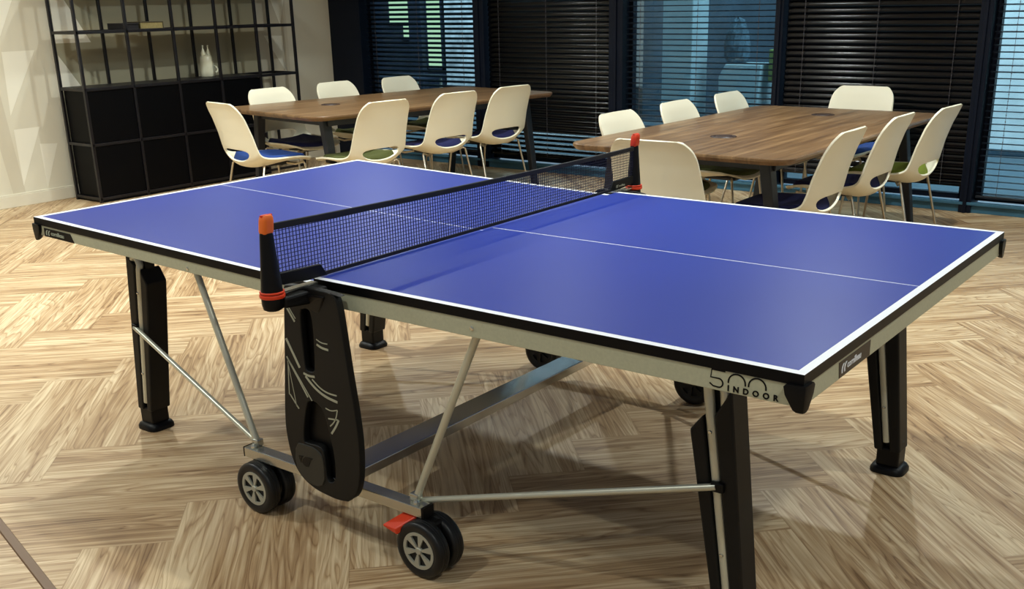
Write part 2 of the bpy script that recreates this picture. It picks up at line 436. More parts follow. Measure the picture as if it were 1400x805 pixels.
# ------------------------------------------------------------------ outside
bm = B(); box(bm, -16, 9, 5.17, 14, -.14, -.04); obj('ground_outside', bm, M['terrace'], kind='structure')
t = empty('building', 'dark building across the terrace with greenish lit windows', 'building', (-8.3, 9.0, -.04))
bm = B(); box(bm, -4.5, .28, 0, .4, 0, 4.5); obj('wall', bm, M['facade'], t)
bm = B(); box(bm, .36, 3.2, -.03, .4, 0, 4.5); obj('stone_wall', bm, M['stone'], t, label='pale rough stone wall')
bm = B(); box(bm, -.24, .0, -.12, 0, 0, 4.5); obj('pillar', bm, M['facade'], t, bevel=.01)
for x0, x1, z0, z1 in ((-.72, -.24, 1.20, 4.0), (-.46, -.24, .98, 1.19), (.0, .30, .58, 4.0)):
    f = B(); 
    for q in ((x0, x0+.02, z0, z1), (x1-.02, x1, z0, z1), (x0, x1, z0, z0+.02), (x0, x1, z1-.02, z1)): box(f, q[0], q[1], -.03, .0, q[2], q[3])
    fo = obj('window', f, M['facade'], t)
    f = B(); box(f, x0+.02, x1-.02, -.012, -.002, z0+.02, z1-.02); obj('pane', f, M['litwin'], fo)
t = empty('patio_table', 'dark outdoor table standing below the greenish lit windows', 'table', (-8.15, 8.4, -.04))
bm = B(); box(bm, -.45, .45, -.3, .3, .50, .54); obj('tabletop', bm, M['facade'], t, bevel=.008)
for sx in (-1, 1):
    for sy in (-1, 1):
        bm = B(); tube(bm, [(sx*.40, sy*.25, 0), (sx*.38, sy*.24, .50)], .02, 8); obj('leg', bm, M['hub'], t, smooth=.6)
t = empty('pillar', 'pale vertical concrete pillar outside, seen through the teal blind', 'pillar', (-3.25, 7.1, -.04))
bm = B(); box(bm, -.17, .17, 0, .34, 0, 4.2); obj('shaft', bm, M['concrete'], t, bevel=.01)
bm = B(); box(bm, -.20, .20, -.03, .37, 0, .12); obj('plinth', bm, M['concrete'], t, bevel=.01)
t = empty('garden_wall', 'blue-grey rendered wall outside, behind the pale pillar', 'wall', (-2.4, 9.4, -.04))
bm = B(); box(bm, -2.6, 2.1, 0, .3, 0, 4.5); obj('wall', bm, M['bluewall'], t)
bm = B(); box(bm, -2.65, 2.15, -.04, .34, 4.5, 4.6); obj('coping', bm, M['concrete'], t)
t = empty('planter', 'white box planter outside with a cone-shaped shrub', 'planter', (-2.62, 7.3, -.04))
bm = B(); prism(bm, [(-.16, 0), (.22, 0), (.28, .86), (-.10, .86), (-.17, .74)], 'y', -.18, .18); obj('box', bm, M['concrete'], t, bevel=.01)
bm = B()
lathe(bm, [(.02, .80), (.12, .90), (.13, 1.02), (.10, 1.16), (.06, 1.26), (.01, 1.30)], (-.06, 0, 0), seg=18)
for v in bm.verts: v.co += Vector((random.uniform(-1, 1), random.uniform(-1, 1), random.uniform(-1, 1)))*.012
obj('shrub', bm, M['leaf'], t)
t = empty('planter', 'low green planter outside with a round pale globe on it', 'planter', (-2.18, 7.25, -.04))
bm = B(); box(bm, -.10, .12, -.1, .1, .70, 1.0); box(bm, -.04, .04, -.05, .05, 0, .70); obj('box', bm, M['grassy'], t, bevel=.01)
bm = B(); lathe(bm, [(.001, -.045), (.03, -.034), (.045, 0), (.03, .034), (.001, .045)], (.02, 0, 1.045), seg=14); obj('globe', bm, M['concrete'], t, smooth=3)
t = empty('garden_wall', 'bright pale wall panel outside the blind at the right', 'wall', (.35, 8.2, -.04))
bm = B(); box(bm, -1.0, 2.6, 0, .3, .06, 4.2); obj('panel', bm, M['daywall'], t)
bm = B(); box(bm, -1.3, 2.6, -.02, .25, 0, .06); obj('base', bm, M['bluewall'], t, bevel=.01)
bm = B(); prism(bm, [(-1.3, .06), (-1.0, .06), (-1.0, .70), (-.92, .72), (-.90, 1.6), (-.86, 4.2), (-1.3, 4.2)], 'y', -.06, 0); obj('dark_post', bm, M['facade'], t)
def outdoor_fill(x, y, z, e, c, size, rx=0):
    l = bpy.data.lights.new('daylight', 'AREA'); l.size = size; l.energy = e; l.color = c
    o = bpy.data.objects.new('daylight', l); COL.objects.link(o); o.location = (x, y, z); o.rotation_euler = (rx, 0, 0)
outdoor_fill(-2.5, 6.6, 5.6, 210, (.80, .93, 1.0), 5, math.radians(22))
outdoor_fill(-6.6, 6.9, 4.4, 260, (.85, .93, 1.0), 2, math.radians(35))  # fill light added to brighten the stone wall, not daylight
outdoor_fill(1.2, 6.6, 4.8, 560, (.86, .95, 1.0), 3, math.radians(22))

# ------------------------------------------------------------------ bookcase
def bookcase():
    x0, x1 = -5.84, -5.49; y0, bay = 1.975, .422; zs = [.03, .445, .86, 1.275, 1.69, 2.10]
    t = empty('open_shelving_unit', 'tall black steel shelving unit with closed cabinets below, against the cream wall', 'bookcase', (0, 0, 0))
    s = .011
    bm = B()
    for k in range(6):
        y = y0+k*bay
        for x in (x0+s, x1-s): box(bm, x-s, x+s, y-s, y+s, 0, 2.11)
    for z in zs:
        last = 6
        for x in (x0+s, x1-s): box(bm, x-s*.8, x+s*.8, y0, y0+5*bay, z-s, z+s)
        for k in range(6): box(bm, x0, x1, y0+k*bay-s*.8, y0+k*bay+s*.8, z-s, z+s)
    obj('rack', bm, M['rack'], t, bevel=.002)
    bm = B(); box(bm, x0+.01, x1-.004, y0+.012, y0+4*bay-.012, .002, .02); obj('plinth', bm, M['case'], t)
    for k in range(4):
        for j in range(2):
            bm = B(); box(bm, x0+.024, x1-.03, y0+k*bay+.013, y0+(k+1)*bay-.013, zs[j]+.012, zs[j+1]-.012)
            c = obj('cabinet', bm, M['case'], t)
            bm = B(); box(bm, x1-.029, x1-.010, y0+k*bay+.014, y0+(k+1)*bay-.014, zs[j]+.014, zs[j+1]-.014)
            obj('door', bm, M['case'], c, bevel=.002)
    for z in (1.275, 1.69):
        bm = B(); box(bm, x0+.024, x1-.024, y0+.012, y0+5*bay-.012, z-.004, z+.006); obj('shelf', bm, M['rack'], t)
    bm = B(); box(bm, x0+.024, x1-.024, y0+.012, y0+4*bay-.012, .862, .872); obj('shelf', bm, M['rack'], t)
bookcase()
t = empty('book', 'dark closed book lying on the shelf, under the shelf post', 'book', (-5.67, 2.49, 1.2815), .05, 'books on the shelving unit')
bm = B(); box(bm, -.10, .10, -.075, .075, 0, .008); box(bm, -.10, .10, -.075, .075, .042, .05); box(bm, -.10, .10, -.075, -.068, .008, .042); obj('cover', bm, M['bookdark'], t, bevel=.002)
bm = B(); box(bm, -.094, .094, -.067, .070, .0085, .0415); obj('pages', bm, M['bookdark'], t)
t = empty('book', 'olive book with yellowish page edges lying flat on the shelf', 'book', (-5.67, 2.685, 1.2815), -.04, 'books on the shelving unit')
bm = B(); box(bm, -.10, .10, -.105, .105, 0, .007); box(bm, -.10, .10, -.105, .105, .05, .057); box(bm, -.10, .10, .098, .105, .007, .05); obj('cover', bm, M['bookol'], t, bevel=.002)
bm = B(); box(bm, -.094, .097, -.100, .097, .0075, .0495); obj('pages', bm, M['bookpage'], t)
t = empty('ornament', 'pale ceramic ornament with two small spouts, standing on the black cabinets', 'ornament', (-5.67, 3.24, .8725))
bm = B(); lathe(bm, [(.055, 0), (.062, .01), (.066, .05), (.058, .12), (.052, .165), (.040, .182), (.012, .188)], (0, 0, 0), seg=22); obj('body', bm, M['ceramic'], t, smooth=1.0)
for s in (-1, 1):
    bm = B(); lathe(bm, [(.020, .175), (.021, .195), (.013, .215), (.007, .235), (.006, .25), (.009, .256), (.003, .262)], (0, s*.026, 0), seg=14); obj('spout', bm, M['ceramic'], t, smooth=1.0)
bm = B(); tube(bm, [(.02, .045, .03), (.03, .075, .04), (.03, .085, .06), (.02, .070, .085), (.01, .05, .09)], .009, 8); obj('handle', bm, M['ceramic'], t, smooth=1.0)

# ------------------------------------------------------------------ meeting tables
def round_rect(w, l, r, n=7):
    pts = []
    for cx, cy, a0 in ((w/2-r, l/2-r, 0), (-w/2+r, l/2-r, 90), (-w/2+r, -l/2+r, 180), (w/2-r, -l/2+r, 270)):
        pts += arc(cx, cy, r, a0, a0+90, n)
    return pts
def meeting_table(cx, cy, rz, w, l, ports, label, H=.74):
    t = empty('meeting_table', label, 'table', (cx, cy, 0), rz, 'wood meeting tables')
    bm = B()
    levels = [(H-.032, .016), (H-.014, 0.0), (H-.004, 0.0), (H, .004)]
    rings = []
    for z, ins in levels:
        rings.append([bm.verts.new((x, y, z)) for x, y in round_rect(w-2*ins, l-2*ins, .11-ins)])
    n = len(rings[0])
    for a, b in zip(rings, rings[1:]):
        for i in range(n): bm.faces.new((a[i], a[(i+1) % n], b[(i+1) % n], b[i]))
    bm.faces.new(rings[0][::-1]); bm.faces.new(rings[-1])
    obj('tabletop', bm, M['wood'], t, smooth=.5)
    bm = B()
    for s in (-1, 1):
        box(bm, s*(w/2-.17)-.025, s*(w/2-.17)+.025, -l/2+.22, l/2-.22, H-.085, H-.033)
        box(bm, -w/2+.14, w/2-.14, s*(l/2-.22)-.025, s*(l/2-.22)+.025, H-.085, H-.033)
    obj('underframe', bm, M['tleg'], t, bevel=.004)
    for sx in (-1, 1):
        for sy in (-1, 1):
            xt, xb, y = sx*(w/2-.19), sx*(w/2-.08), sy*(l/2-.20)
            bm = B()
            a, b = .029, .021
            hexa(bm, [(xb-b, y-b*1.2, 0), (xb+b, y-b*1.2, 0), (xb+b, y+b*1.2, 0), (xb-b, y+b*1.2, 0), (xt-a, y-a*1.2, H-.034), (xt+a, y-a*1.2, H-.034), (xt+a, y+a*1.2, H-.034), (xt-a, y+a*1.2, H-.034)])
            obj('leg', bm, M['tleg'], t, bevel=.006)
    for px, py in ports:
        bm = B(); lathe(bm, [(.001, .0002), (.050, .0002), (.050, .003), (.068, .004), (.071, .001), (.071, 0)], (px, py, H), seg=28)
        c = obj('cable_port', bm, M['port'], t, smooth=.6)
        bm = B(); lathe(bm, [(.001, .004), (.042, .004), (.044, .002), (.044, .0003)], (px, py, H), seg=28); obj('lid', bm, M['port'], c)
meeting_table(-3.68, 3.47, -.14, 1.20, 2.34, ((-.09, -.56), (.0, .56)), 'wood-topped meeting table beside the black shelving unit')
meeting_table(-.425, 3.09, -.018, 1.235, 2.30, ((-.03, -.52), (0.0, .74)), 'wood-topped meeting table at the right, behind the net post')

# ------------------------------------------------------------------ chairs
def lerp_profile(P, s):
    for (s0, *a), (s1, *b) in zip(P, P[1:]):
        if s <= s1:
            u = (s-s0)/(s1-s0); u = u*u*(3-2*u)*.35 + u*.65
            return [x+(y-x)*u for x, y in zip(a, b)]
    return list(P[-1][1:])
# s, y, z, half width, side curl (lift), side wrap (forward)
PROF = [(0.00, .235, .420, .165, .006, .000), (.06, .215, .436, .205, .012, .000), (.22, .11, .432, .232, .034, .0), (.36, .00, .420, .243, .050, .0),
        (.46, -.08, .408, .248, .064, .002), (.53, -.148, .404, .249, .074, .010), (.58, -.200, .416, .248, .074, .022), (.63, -.232, .452, .244, .056, .034),
        (.70, -.252, .525, .238, .022, .040), (.80, -.270, .626, .230, .004, .036), (.90, -.294, .735, .221, .0, .022), (.96, -.315, .800, .213, .0, .010), (1.0, -.336, .842, .208, .0, .002)]
def shell_pt(s, t):
    # monotone smooth profile: average nearby samples
    acc = [0]*5
    for d in (-.018, -.009, 0, .009, .018):
        p = lerp_profile(PROF, min(1, max(0, s+d)))
        acc = [x+y/5 for x, y in zip(acc, p)]
    if s > .985 or s < .015: acc = lerp_profile(PROF, s)
    y, z, hw, curl, wrap = acc
    d = (1-s)*0.86      # arc distance to the top edge
    R = .070
    if d < R: hw -= R - math.sqrt(max(0, R*R-(R-d)**2))
    d0 = s*0.86; R0 = .05
    if d0 < R0: hw -= (R0 - math.sqrt(max(0, R0*R0-(R0-d0)**2)))*.6
    return (hw*t, y + wrap*abs(t)**2.2, z + curl*abs(t)**2.2)
HS, HT, RS, RT = .668, 0.0, .041, .66      # opening in the lower back
def make_shell():
    bm = B(); ns, nt = 84, 40; vid = {}
    def smap(i): return 1-(1-i/ns)**1.7
    keep = {}
    def inside(s, t):
        ds = (s-HS)/RS; dt = t/RT
        e = abs(dt)**2.6 + abs(ds)**(2.4 if ds > 0 else 1.9)
        return e < 1
    for i in range(ns):
        for j in range(nt):
            s = smap(i+.5); t = -1+2*(j+.5)/nt
            keep[i, j] = not inside(s, t)
    def vert(i, j):
        if (i, j) in vid: return vid[i, j]
        s = smap(i); t = -1+2*j/nt
        around = [keep.get((i+a, j+b)) for a in (-1, 0) for b in (-1, 0)]
        if False in around and True in around:
            # snap onto the outline of the opening
            vs, vt = s-HS, t
            lo, hi = .2, 3.0
            for _ in range(24):
                mid = (lo+hi)/2
                if inside(HS+vs*mid, vt*mid): lo = mid
                else: hi = mid
            s, t = HS+vs*lo, vt*lo
        vid[i, j] = bm.verts.new(shell_pt(s, t)); return vid[i, j]
    for i in range(ns):
        for j in range(nt):
            if keep[i, j]: bm.faces.new((vert(i, j), vert(i+1, j), vert(i+1, j+1), vert(i, j+1)))
    bm.normal_update()
    return bm
def make_pad():
    bm = B(); ns, nt = 22, 18; top = {}; bot = {}
    s0, s1 = .045, .600
    for i in range(ns+1):
        for j in range(nt+1):
            u = -1+2*i/ns; v = -1+2*j/nt
            # square to rounded square
            uu = u*math.sqrt(1-.30*v*v); vv = v*math.sqrt(1-.30*u*u)
            s = (s0+s1)/2 + uu*(s1-s0)/2; t = vv*.87
            x, y, z = shell_pt(s, t)
            e = max(abs(u), abs(v)); w_ = max(0, min(1, (s-.25)/.30)); h = (.026+.044*w_*w_)*math.sqrt(max(0, 1-e**6)) + .004
            nb = .0 if s < .5 else (s-.5)*.12
            top[i, j] = bm.verts.new((x, y+nb*h*8, z+.006+h)); bot[i, j] = bm.verts.new((x, y, z+.005))
    for i in range(ns):
        for j in range(nt):
            bm.faces.new((top[i, j], top[i+1, j], top[i+1, j+1], top[i, j+1])); bm.faces.new((bot[i, j], bot[i, j+1], bot[i+1, j+1], bot[i+1, j]))
    for i in range(ns):
        for j in (0, nt): bm.faces.new((top[i, j], top[i+1, j], bot[i+1, j], bot[i, j]))
    for j in range(nt):
        for i in (0, ns): bm.faces.new((top[i, j], top[i, j+1], bot[i, j+1], bot[i, j]))
    return bm
def make_chair():
    t = empty('shell_chair', 'x', 'chair')
    sh = obj('shell', make_shell(), M['shell'], t, smooth=3.2)
    md = sh.modifiers.new('s', 'SOLIDIFY'); md.thickness = .011; md.offset = 0
    md = sh.modifiers.new('b', 'BEVEL'); md.width = .003; md.segments = 2; md.limit_method = 'ANGLE'; md.angle_limit = 1.0
    obj('seat_pad', make_pad(), M['pad_navy'], t, smooth=3.2)
    for sx in (-1, 1):
        bm = B()
        tube(bm, [(sx*.045, .10, .408), (sx*.12, .135, .400), (sx*.176, .165, .418), (sx*.186, .170, .404), (sx*.214, .222, .006)], .0075, 9); obj('leg', bm, M['chrome'], t, smooth=1.0)
        bm = B()
        tube(bm, [(sx*.045, -.07, .402), (sx*.13, -.115, .396), (sx*.200, -.150, .424), (sx*.214, -.160, .414), (sx*.236, -.262, .006)], .0075, 9); obj('leg', bm, M['chrome'], t, smooth=1.0)
        for q in ((sx*.205, .215), (sx*.232, -.250)):
            pass
    bm = B(); box(bm, -.06, .06, -.10, .13, .396, .416); obj('seat_mount', bm, M['tleg'], t, bevel=.006)
    return t
CH = make_chair(); used = [False]
def place(x, y, rz, pad, label, group):
    c = CH if not used[0] else copy_tree(CH)
    used[0] = True
    c.location = (x, y, 0); c.rotation_euler = (0, 0, rz); c['label'] = label; c['group'] = group
    for ch in children(c):
        if ch.name.startswith('seat_pad'):
            if ch.data.materials[0] != M[pad]:
                ch.data = ch.data.copy() if pad not in padmesh else padmesh[pad]
                ch.data.materials[0] = M[pad]; padmesh[pad] = ch.data
            else: padmesh[pad] = ch.data
padmesh = {}
R90 = PI/2
def by_back(x, y, rz, *a):       # (x, y) of the middle of the top of the back
    place(x - math.sin(rz)*.315, y + math.cos(rz)*.315, rz, *a)
G1, G2 = 'chairs around the left meeting table', 'chairs around the right meeting table'
by_back(-2.86, 2.50, R90-.08, 'pad_olive', 'white chair with olive pad, nearest on the near side of the left table', G1)
by_back(-2.86, 3.22, R90-.08, 'pad_navy', 'white chair with navy pad, beside the olive-padded one and nearer the window', G1)
by_back(-2.83, 3.83, R90-.08, 'pad_navy', 'white chair with navy pad, closest to the closed black blind at the left table', G1)
by_back(-3.79, 1.90, -.18, 'pad_blue', 'white chair with bright blue pad at the head of the left table', G1)
by_back(-4.46, 2.87, -R90, 'pad_navy', 'white chair with dark blue pad in front of the shelving unit, across the left table', G1)
by_back(-4.47, 3.57, -R90, 'pad_olive', 'white chair back standing before the bare cream wall, across the left table', G1)
by_back(-4.39, 4.23, -R90, 'pad_olive', 'white chair back before the open blind with lit building, across the left table', G1)
by_back(.30, 2.36, R90, 'pad_navy', 'white chair with navy pad, closest of its row to the blue ping-pong table', G2)
by_back(.30, 3.10, R90, 'pad_navy', 'white chair with navy pad, middle of the row facing left at the right table', G2)
by_back(.385, 3.66, R90-.05, 'pad_lime', 'white chair with lime green pad, rightmost at the right table', G2)
by_back(-1.11, 2.55, -R90, 'pad_olive', 'white chair back above the left corner of the right table, before a closed blind', G2)
by_back(-1.13, 3.26, -R90, 'pad_olive', 'middle white chair back along the far left edge of the right table', G2)
by_back(-1.12, 3.95, -R90, 'pad_olive', 'white chair back at the far left of the right table, before the teal blind', G2)
by_back(-.33, 1.57, .05, 'pad_navy', 'white chair seen from behind, right behind the far net post', G2)
by_back(-.495, 4.77, PI, 'pad_blue', 'white chair at the window end of the right table, facing the camera', G2)

# ------------------------------------------------------------------ table tennis table
HX, HY, T = 1.37, .7625, .76
X0 = .0075
DL, DZ = .02267, .01446
PP = empty('table_tennis_table', 'blue table tennis table with white lines, net and wheeled undercarriage', 'table')
def tilt(bm):                      # the left half hangs a little lower at the net
    for v in bm.verts:
        if v.co.z > .5:
            v.co.z += DL + (v.co.x+HX)/HX*(-DZ-DL)
def half(sign):
    xa, xb = (X0, HX) if sign > 0 else (-HX, X0-.012)
    bm = B(); e = .020; c = .0018; th = .024
    xs = sorted([xa, xb, (xb-e) if sign > 0 else (xa+e)]); ys = [-HY, -HY+e, -c, c, HY-e, HY]
    V = {(i, j): bm.verts.new((x, y, T)) for i, x in enumerate(xs) for j, y in enumerate(ys)}
    for i in range(2):
        for j in range(5):
            f = bm.faces.new((V[i, j], V[i+1, j], V[i+1, j+1], V[i, j+1]))
            endcol = (i == 1) if sign > 0 else (i == 0)
            f.material_index = 1 if (j in (0, 2, 4) or endcol) else 0
    L = {(i, j): bm.verts.new((x, y, T-th)) for i, x in enumerate((xa, xb)) for j, y in enumerate((-HY, HY))}
    n = 5
    def side(a, low): bm.faces.new(a + low).material_index = 2
    side([V[i, 0] for i in range(3)], [L[1, 0], L[0, 0]])
    side([V[i, n] for i in range(3)], [L[1, 1], L[0, 1]])
    side([V[0, j] for j in range(6)], [L[0, 1], L[0, 0]])
    side([V[2, j] for j in range(6)], [L[1, 1], L[1, 0]])
    bm.faces.new((L[0, 0], L[1, 0], L[1, 1], L[0, 1])).material_index = 3
    if sign < 0: tilt(bm)
    obj('playing_surface', bm, [M['blue'], M['white'], M['black'], M['under']], PP)
    # steel apron
    bm = B(); zb, zt = (.690, T-th) if sign > 0 else (.700, T-th); i = .003; t = .022
    if sign > 0:
        box(bm, xa+.012, xb-i, -HY+i, -HY+i+t, zb, zt); box(bm, xa+.012, xb-i, HY-i-t, HY-i, zb, zt)
        box(bm, xb-i-t, xb-i, -HY+i+t, HY-i-t, zb, zt); box(bm, xa+.012, xa+.034, -HY+i+t, HY-i-t, zb+.02, zt)
    else:
        box(bm, xa+i, xb-.012, -HY+i, -HY+i+t, zb, zt); box(bm, xa+i, xb-.012, HY-i-t, HY-i, zb, zt)
        box(bm, xa+i, xa+i+t, -HY+i+t, HY-i-t, zb, zt); box(bm, xb-.034, xb-.012, -HY+i+t, HY-i-t, zb+.02, zt)
    for k in (.35, .95): box(bm, sign*k-.015, sign*k+.015, -HY+.03, HY-.03, zt-.03, zt)
    if sign < 0: tilt(bm)
    ap = obj('apron', bm, M['apron'], PP, bevel=.0015)
    # corner guards
    for sy in (-1, 1):
        bm = B(); xo, yo = sign*(HX+.008), sy*(HY+.008)
        rr = []
        for z, k in ((.738, .040), (.732, .046), (.715, .042), (.698, .031), (.686, .023), (.682, .016)):
            ins = (.046-k)*.10
            xi, yi = xo-sign*ins, yo-sy*ins
            q = .007
            pts = [(xi-sign*k, yi), (xi-sign*q, yi), (xi, yi-sy*q), (xi, yi-sy*k), (xi-sign*k*.35, yi-sy*k*.35 if False else yi-sy*k)] if False else \
                  [(xi-sign*k, yi), (xi-sign*q, yi), (xi-sign*q*.3, yi-sy*q*.3), (xi, yi-sy*q), (xi, yi-sy*k), (xi-sign*k*.45, yi-sy*k), (xi-sign*k, yi-sy*k*.45)]
            rr.append([bm.verts.new((a, b, z)) for a, b in pts])
        m_ = len(rr[0])
        for a, b in zip(rr, rr[1:]):
            for j in range(m_): bm.faces.new((a[j], a[(j+1) % m_], b[(j+1) % m_], b[j]))
        bm.faces.new(rr[0]); bm.faces.new(rr[-1][::-1])
        if sign < 0: tilt(bm)
        obj('corner_guard', bm, M['plastic2'], PP, smooth=.7)
    # screws on the apron
    for sx in (.545,):
        for sy in (-1, 1):
            bm = B(); lathe(bm, [(.006, 0), (.006, .002), (.003, .003), (.001, .003)] if sy > 0 else [(.001, -.003), (.003, -.003), (.006, -.002), (.006, 0)], (sign*sx, sy*(HY-i), .712), axis='y', seg=12)
            if sign < 0: tilt(bm)
            obj('screw', bm, M['steel'], PP)
    return ap
apR = half(1); apL = half(-1)

# lettering and badges
fy = lambda a, b, h: (a, -HY+.003-h, b)
bm = B()
S = .0042
K5 = [(1.204, .7335), (1.174, .7335), (1.172, .7165), (1.190, .7165)] + arc(1.190, .7070, .0095, 90, -100, 8) + [(1.178, .6985), (1.170, .704)]
ribbon(bm, K5, S*.7, fy)
for cx in (1.230, 1.274):
    ribbon(bm, [(cx-.0185, .7110)] + arc(cx, .7140, .0185, 180, 0, 14) + [(cx+.0185, .7110)], S*.75, fy)
obj('number_lettering', bm, M['black'], PP, label='thin black 500 lettering')
bm = text_mesh('INDOOR', .0170, bold=.0006, spacing=1.95)
for v in bm.verts: v.co = Vector((1.210 + v.co.x, -HY+.003-.0008+v.co.z*0 - v.co.z, .6945 + v.co.y))
obj('word_lettering', bm, M['black'], PP, label='black INDOOR lettering')
def logo(to, parent, sz=1.0, flat=False):
    # two swooping bars then the maker's word, on local (a right, b up)
    bm = B()
    for k in (0, .014):
        prism(bm, [(.006+k, .006), (.011+k, .006), (.010+k, .014), (.013+k, .021), (.019+k, .026), (.012+k, .026), (.006+k, .020), (.004+k, .012)], 'z', 0, .0006)
    b2 = text_mesh('cornilleau', .0215, bold=.0003, spacing=.95)
    for v in b2.verts: v.co = Vector((v.co.x+.036, v.co.y+.010, v.co.z*.5+.0003))
    me = bpy.data.meshes.new('x'); b2.to_mesh(me); b2.free(); bm.from_mesh(me); bpy.data.meshes.remove(me)
    for v in bm.verts: v.co = Vector(to(v.co.x*sz, v.co.y*sz, v.co.z))
    return bm
# end badge (faces +x)
XE = HX-.003
bm = B(); prism(bm, [(-.565, .6925), (-.385, .6925), (-.385, .7285), (-.572, .7285)], 'x', XE-.001, XE+.0012); e_ = obj('badge', bm, mat('brown_badge', lin(62, 52, 42), .5), PP, label='dark badge with pale maker lettering')
obj('lettering', logo(lambda a, b, h: (XE+.0012+h, -.560+a, .6945+b), PP, 1.02), M['white'], e_)
# near left badge (faces -y)
bm = B(); prism(bm, [(-1.318, .7005), (-1.142, .7005), (-1.160, .7290), (-1.318, .7290)], 'y', -HY+.0042, -HY+.0015); tilt(bm); e_ = obj('badge', bm, M['black'], PP, label='black slanted badge with pale lettering')
bm = logo(lambda a, b, h: (-1.312+a, -HY+.0015-h, .7000+b*.92), PP, .98); tilt(bm); obj('lettering', bm, mat('pale_lettering', lin(170, 178, 160), .5), e_)

# legs
def leg(sx, sy):
    # outline of the front face in x over height, leaning outwards
    def ex(z):        # inner and outer x at height z
        u = (z-.07)/(.69-.07)
        return 1.119 - .106*u, 1.201 - .064*u
    off = 0 if sx > 0 else -.018
    yc = sy*.5585; d = .040
    def X(v): return sx*(v+off)
    bm = B()
    def piece(f0, f1, z0, z1a, z1b, dy0, dy1):
        # slab between width fractions f0..f1, from z0 to a slanted top (z1a at f0, z1b at f1)
        P = []
        for z, fr in ((z0, f0), (z0, f1), (z1b, f1), (z1a, f0)):
            a, b = ex(z); P.append((X(a+(b-a)*fr), z))
        prism(bm, P, 'y', yc+dy0, yc+dy1)
    zt = .695
    if sx > 0:
        piece(.0, .34, .075, .515, .556, -d, d); piece(.60, 1.0, .075, .562, .632, -d, d)
    else:
        piece(.0, .34, .075, .560, .610, -d, d); piece(.60, 1.0, .075, .62, .655, -d, d)
    piece(.30, .70, .075, .69, .69, -d+.024, d-.020)
    lg = obj('leg', bm, M['plastic'], PP, bevel=.006)
    # steel tube lying in the groove of the near face, bent at the top
    bm = B(); tb = []
    for z in (.105, .25, .40, .52, .60):
        a, b = ex(z); fr = .48; tb.append((X(a+(b-a)*fr), yc-d+.012, z))
    a, b = ex(.63); x0_ = a+(b-a)*.48
    for dx, z in ((.001, .618), (.006, .634), (.016, .644), (.028, .644), (.038, .634), (.043, .615), (.046, .57)):
        tb.append((X(x0_+dx), yc-d+.014, z))
    tube(bm, tb, .0125, 12); obj('leg_tube', bm, M['tube'], lg, smooth=1.0, label='pale steel tube')
    for z in (.22, .52):
        a, b = ex(z); bm = B(); lathe(bm, [(.001, -.0145), (.004, -.014), (.005, -.012), (.005, 0)], (X(a+(b-a)*.48), yc-d+.011, z), axis='y', seg=10); obj('screw', bm, M['steel'], lg)
    bm = B(); a, b = ex(.06); c = X((a+b)/2); h = .036
    box(bm, c-h, c+h, yc-.035, yc+.035, .022, .085)
    ft = obj('foot', bm, M['plastic2'], lg, bevel=.006)
    bm = B(); rr = []
    for z, k in ((.0, 1.0), (.010, 1.0), (.020, .90), (.026, .72)):
        rr.append([bm.verts.new((c+x*k, yc+y*k, z)) for x, y in round_rect(.108, .102, .028, 4)])
    for p, q in zip(rr, rr[1:]):
        for j in range(len(p)): bm.faces.new((p[j], p[(j+1) % len(p)], q[(j+1) % len(p)], q[j]))
    bm.faces.new(rr[0][::-1]); bm.faces.new(rr[-1])
    obj('foot_pad', bm, M['plastic2'], lg, smooth=.8)
for sx in (-1, 1):
    for sy in (-1, 1): leg(sx, sy)

# undercarriage
def bar(bm, x0, x1, y0, y1, z0, z1): box(bm, x0, x1, y0, y1, z0, z1)
BX0, BX1 = -.355, .362
for sy in (-1, 1):
    bm = B(); box(bm, BX0, BX1, sy*.755-.02, sy*.755+.02, .160, .190)
    br = obj('axle_bar', bm, M['steel'], PP, bevel=.002)
    for x in (BX0+.03, BX1-.03):
        bm = B(); lathe(bm, [(.009, 0), (.009, .006), (.005, .012), (.001, .012)], (x, sy*.755-.006, .190), seg=10); obj('bolt', bm, M['steel'], br)
    for bx in (BX0, BX1):
        s = -1 if bx < 0 else 1
        bm = B(); box(bm, bx-.002, bx+.004*s+.002, sy*.755-.021, sy*.755+.021, .159, .191); obj('end_cap', bm, M['plastic2'], br)
bm = B(); hexa(bm, [(-.055, -.735, .150), (.040, -.735, .150), (.040, .735, .150), (-.055, .735, .150), (-.055, -.735, .181), (.040, -.735, .181), (.040, .735, .181), (-.055, .735, .181)])
obj('cross_beam', bm, M['beam'], PP, bevel=.003, label='long flat steel beam under the table')

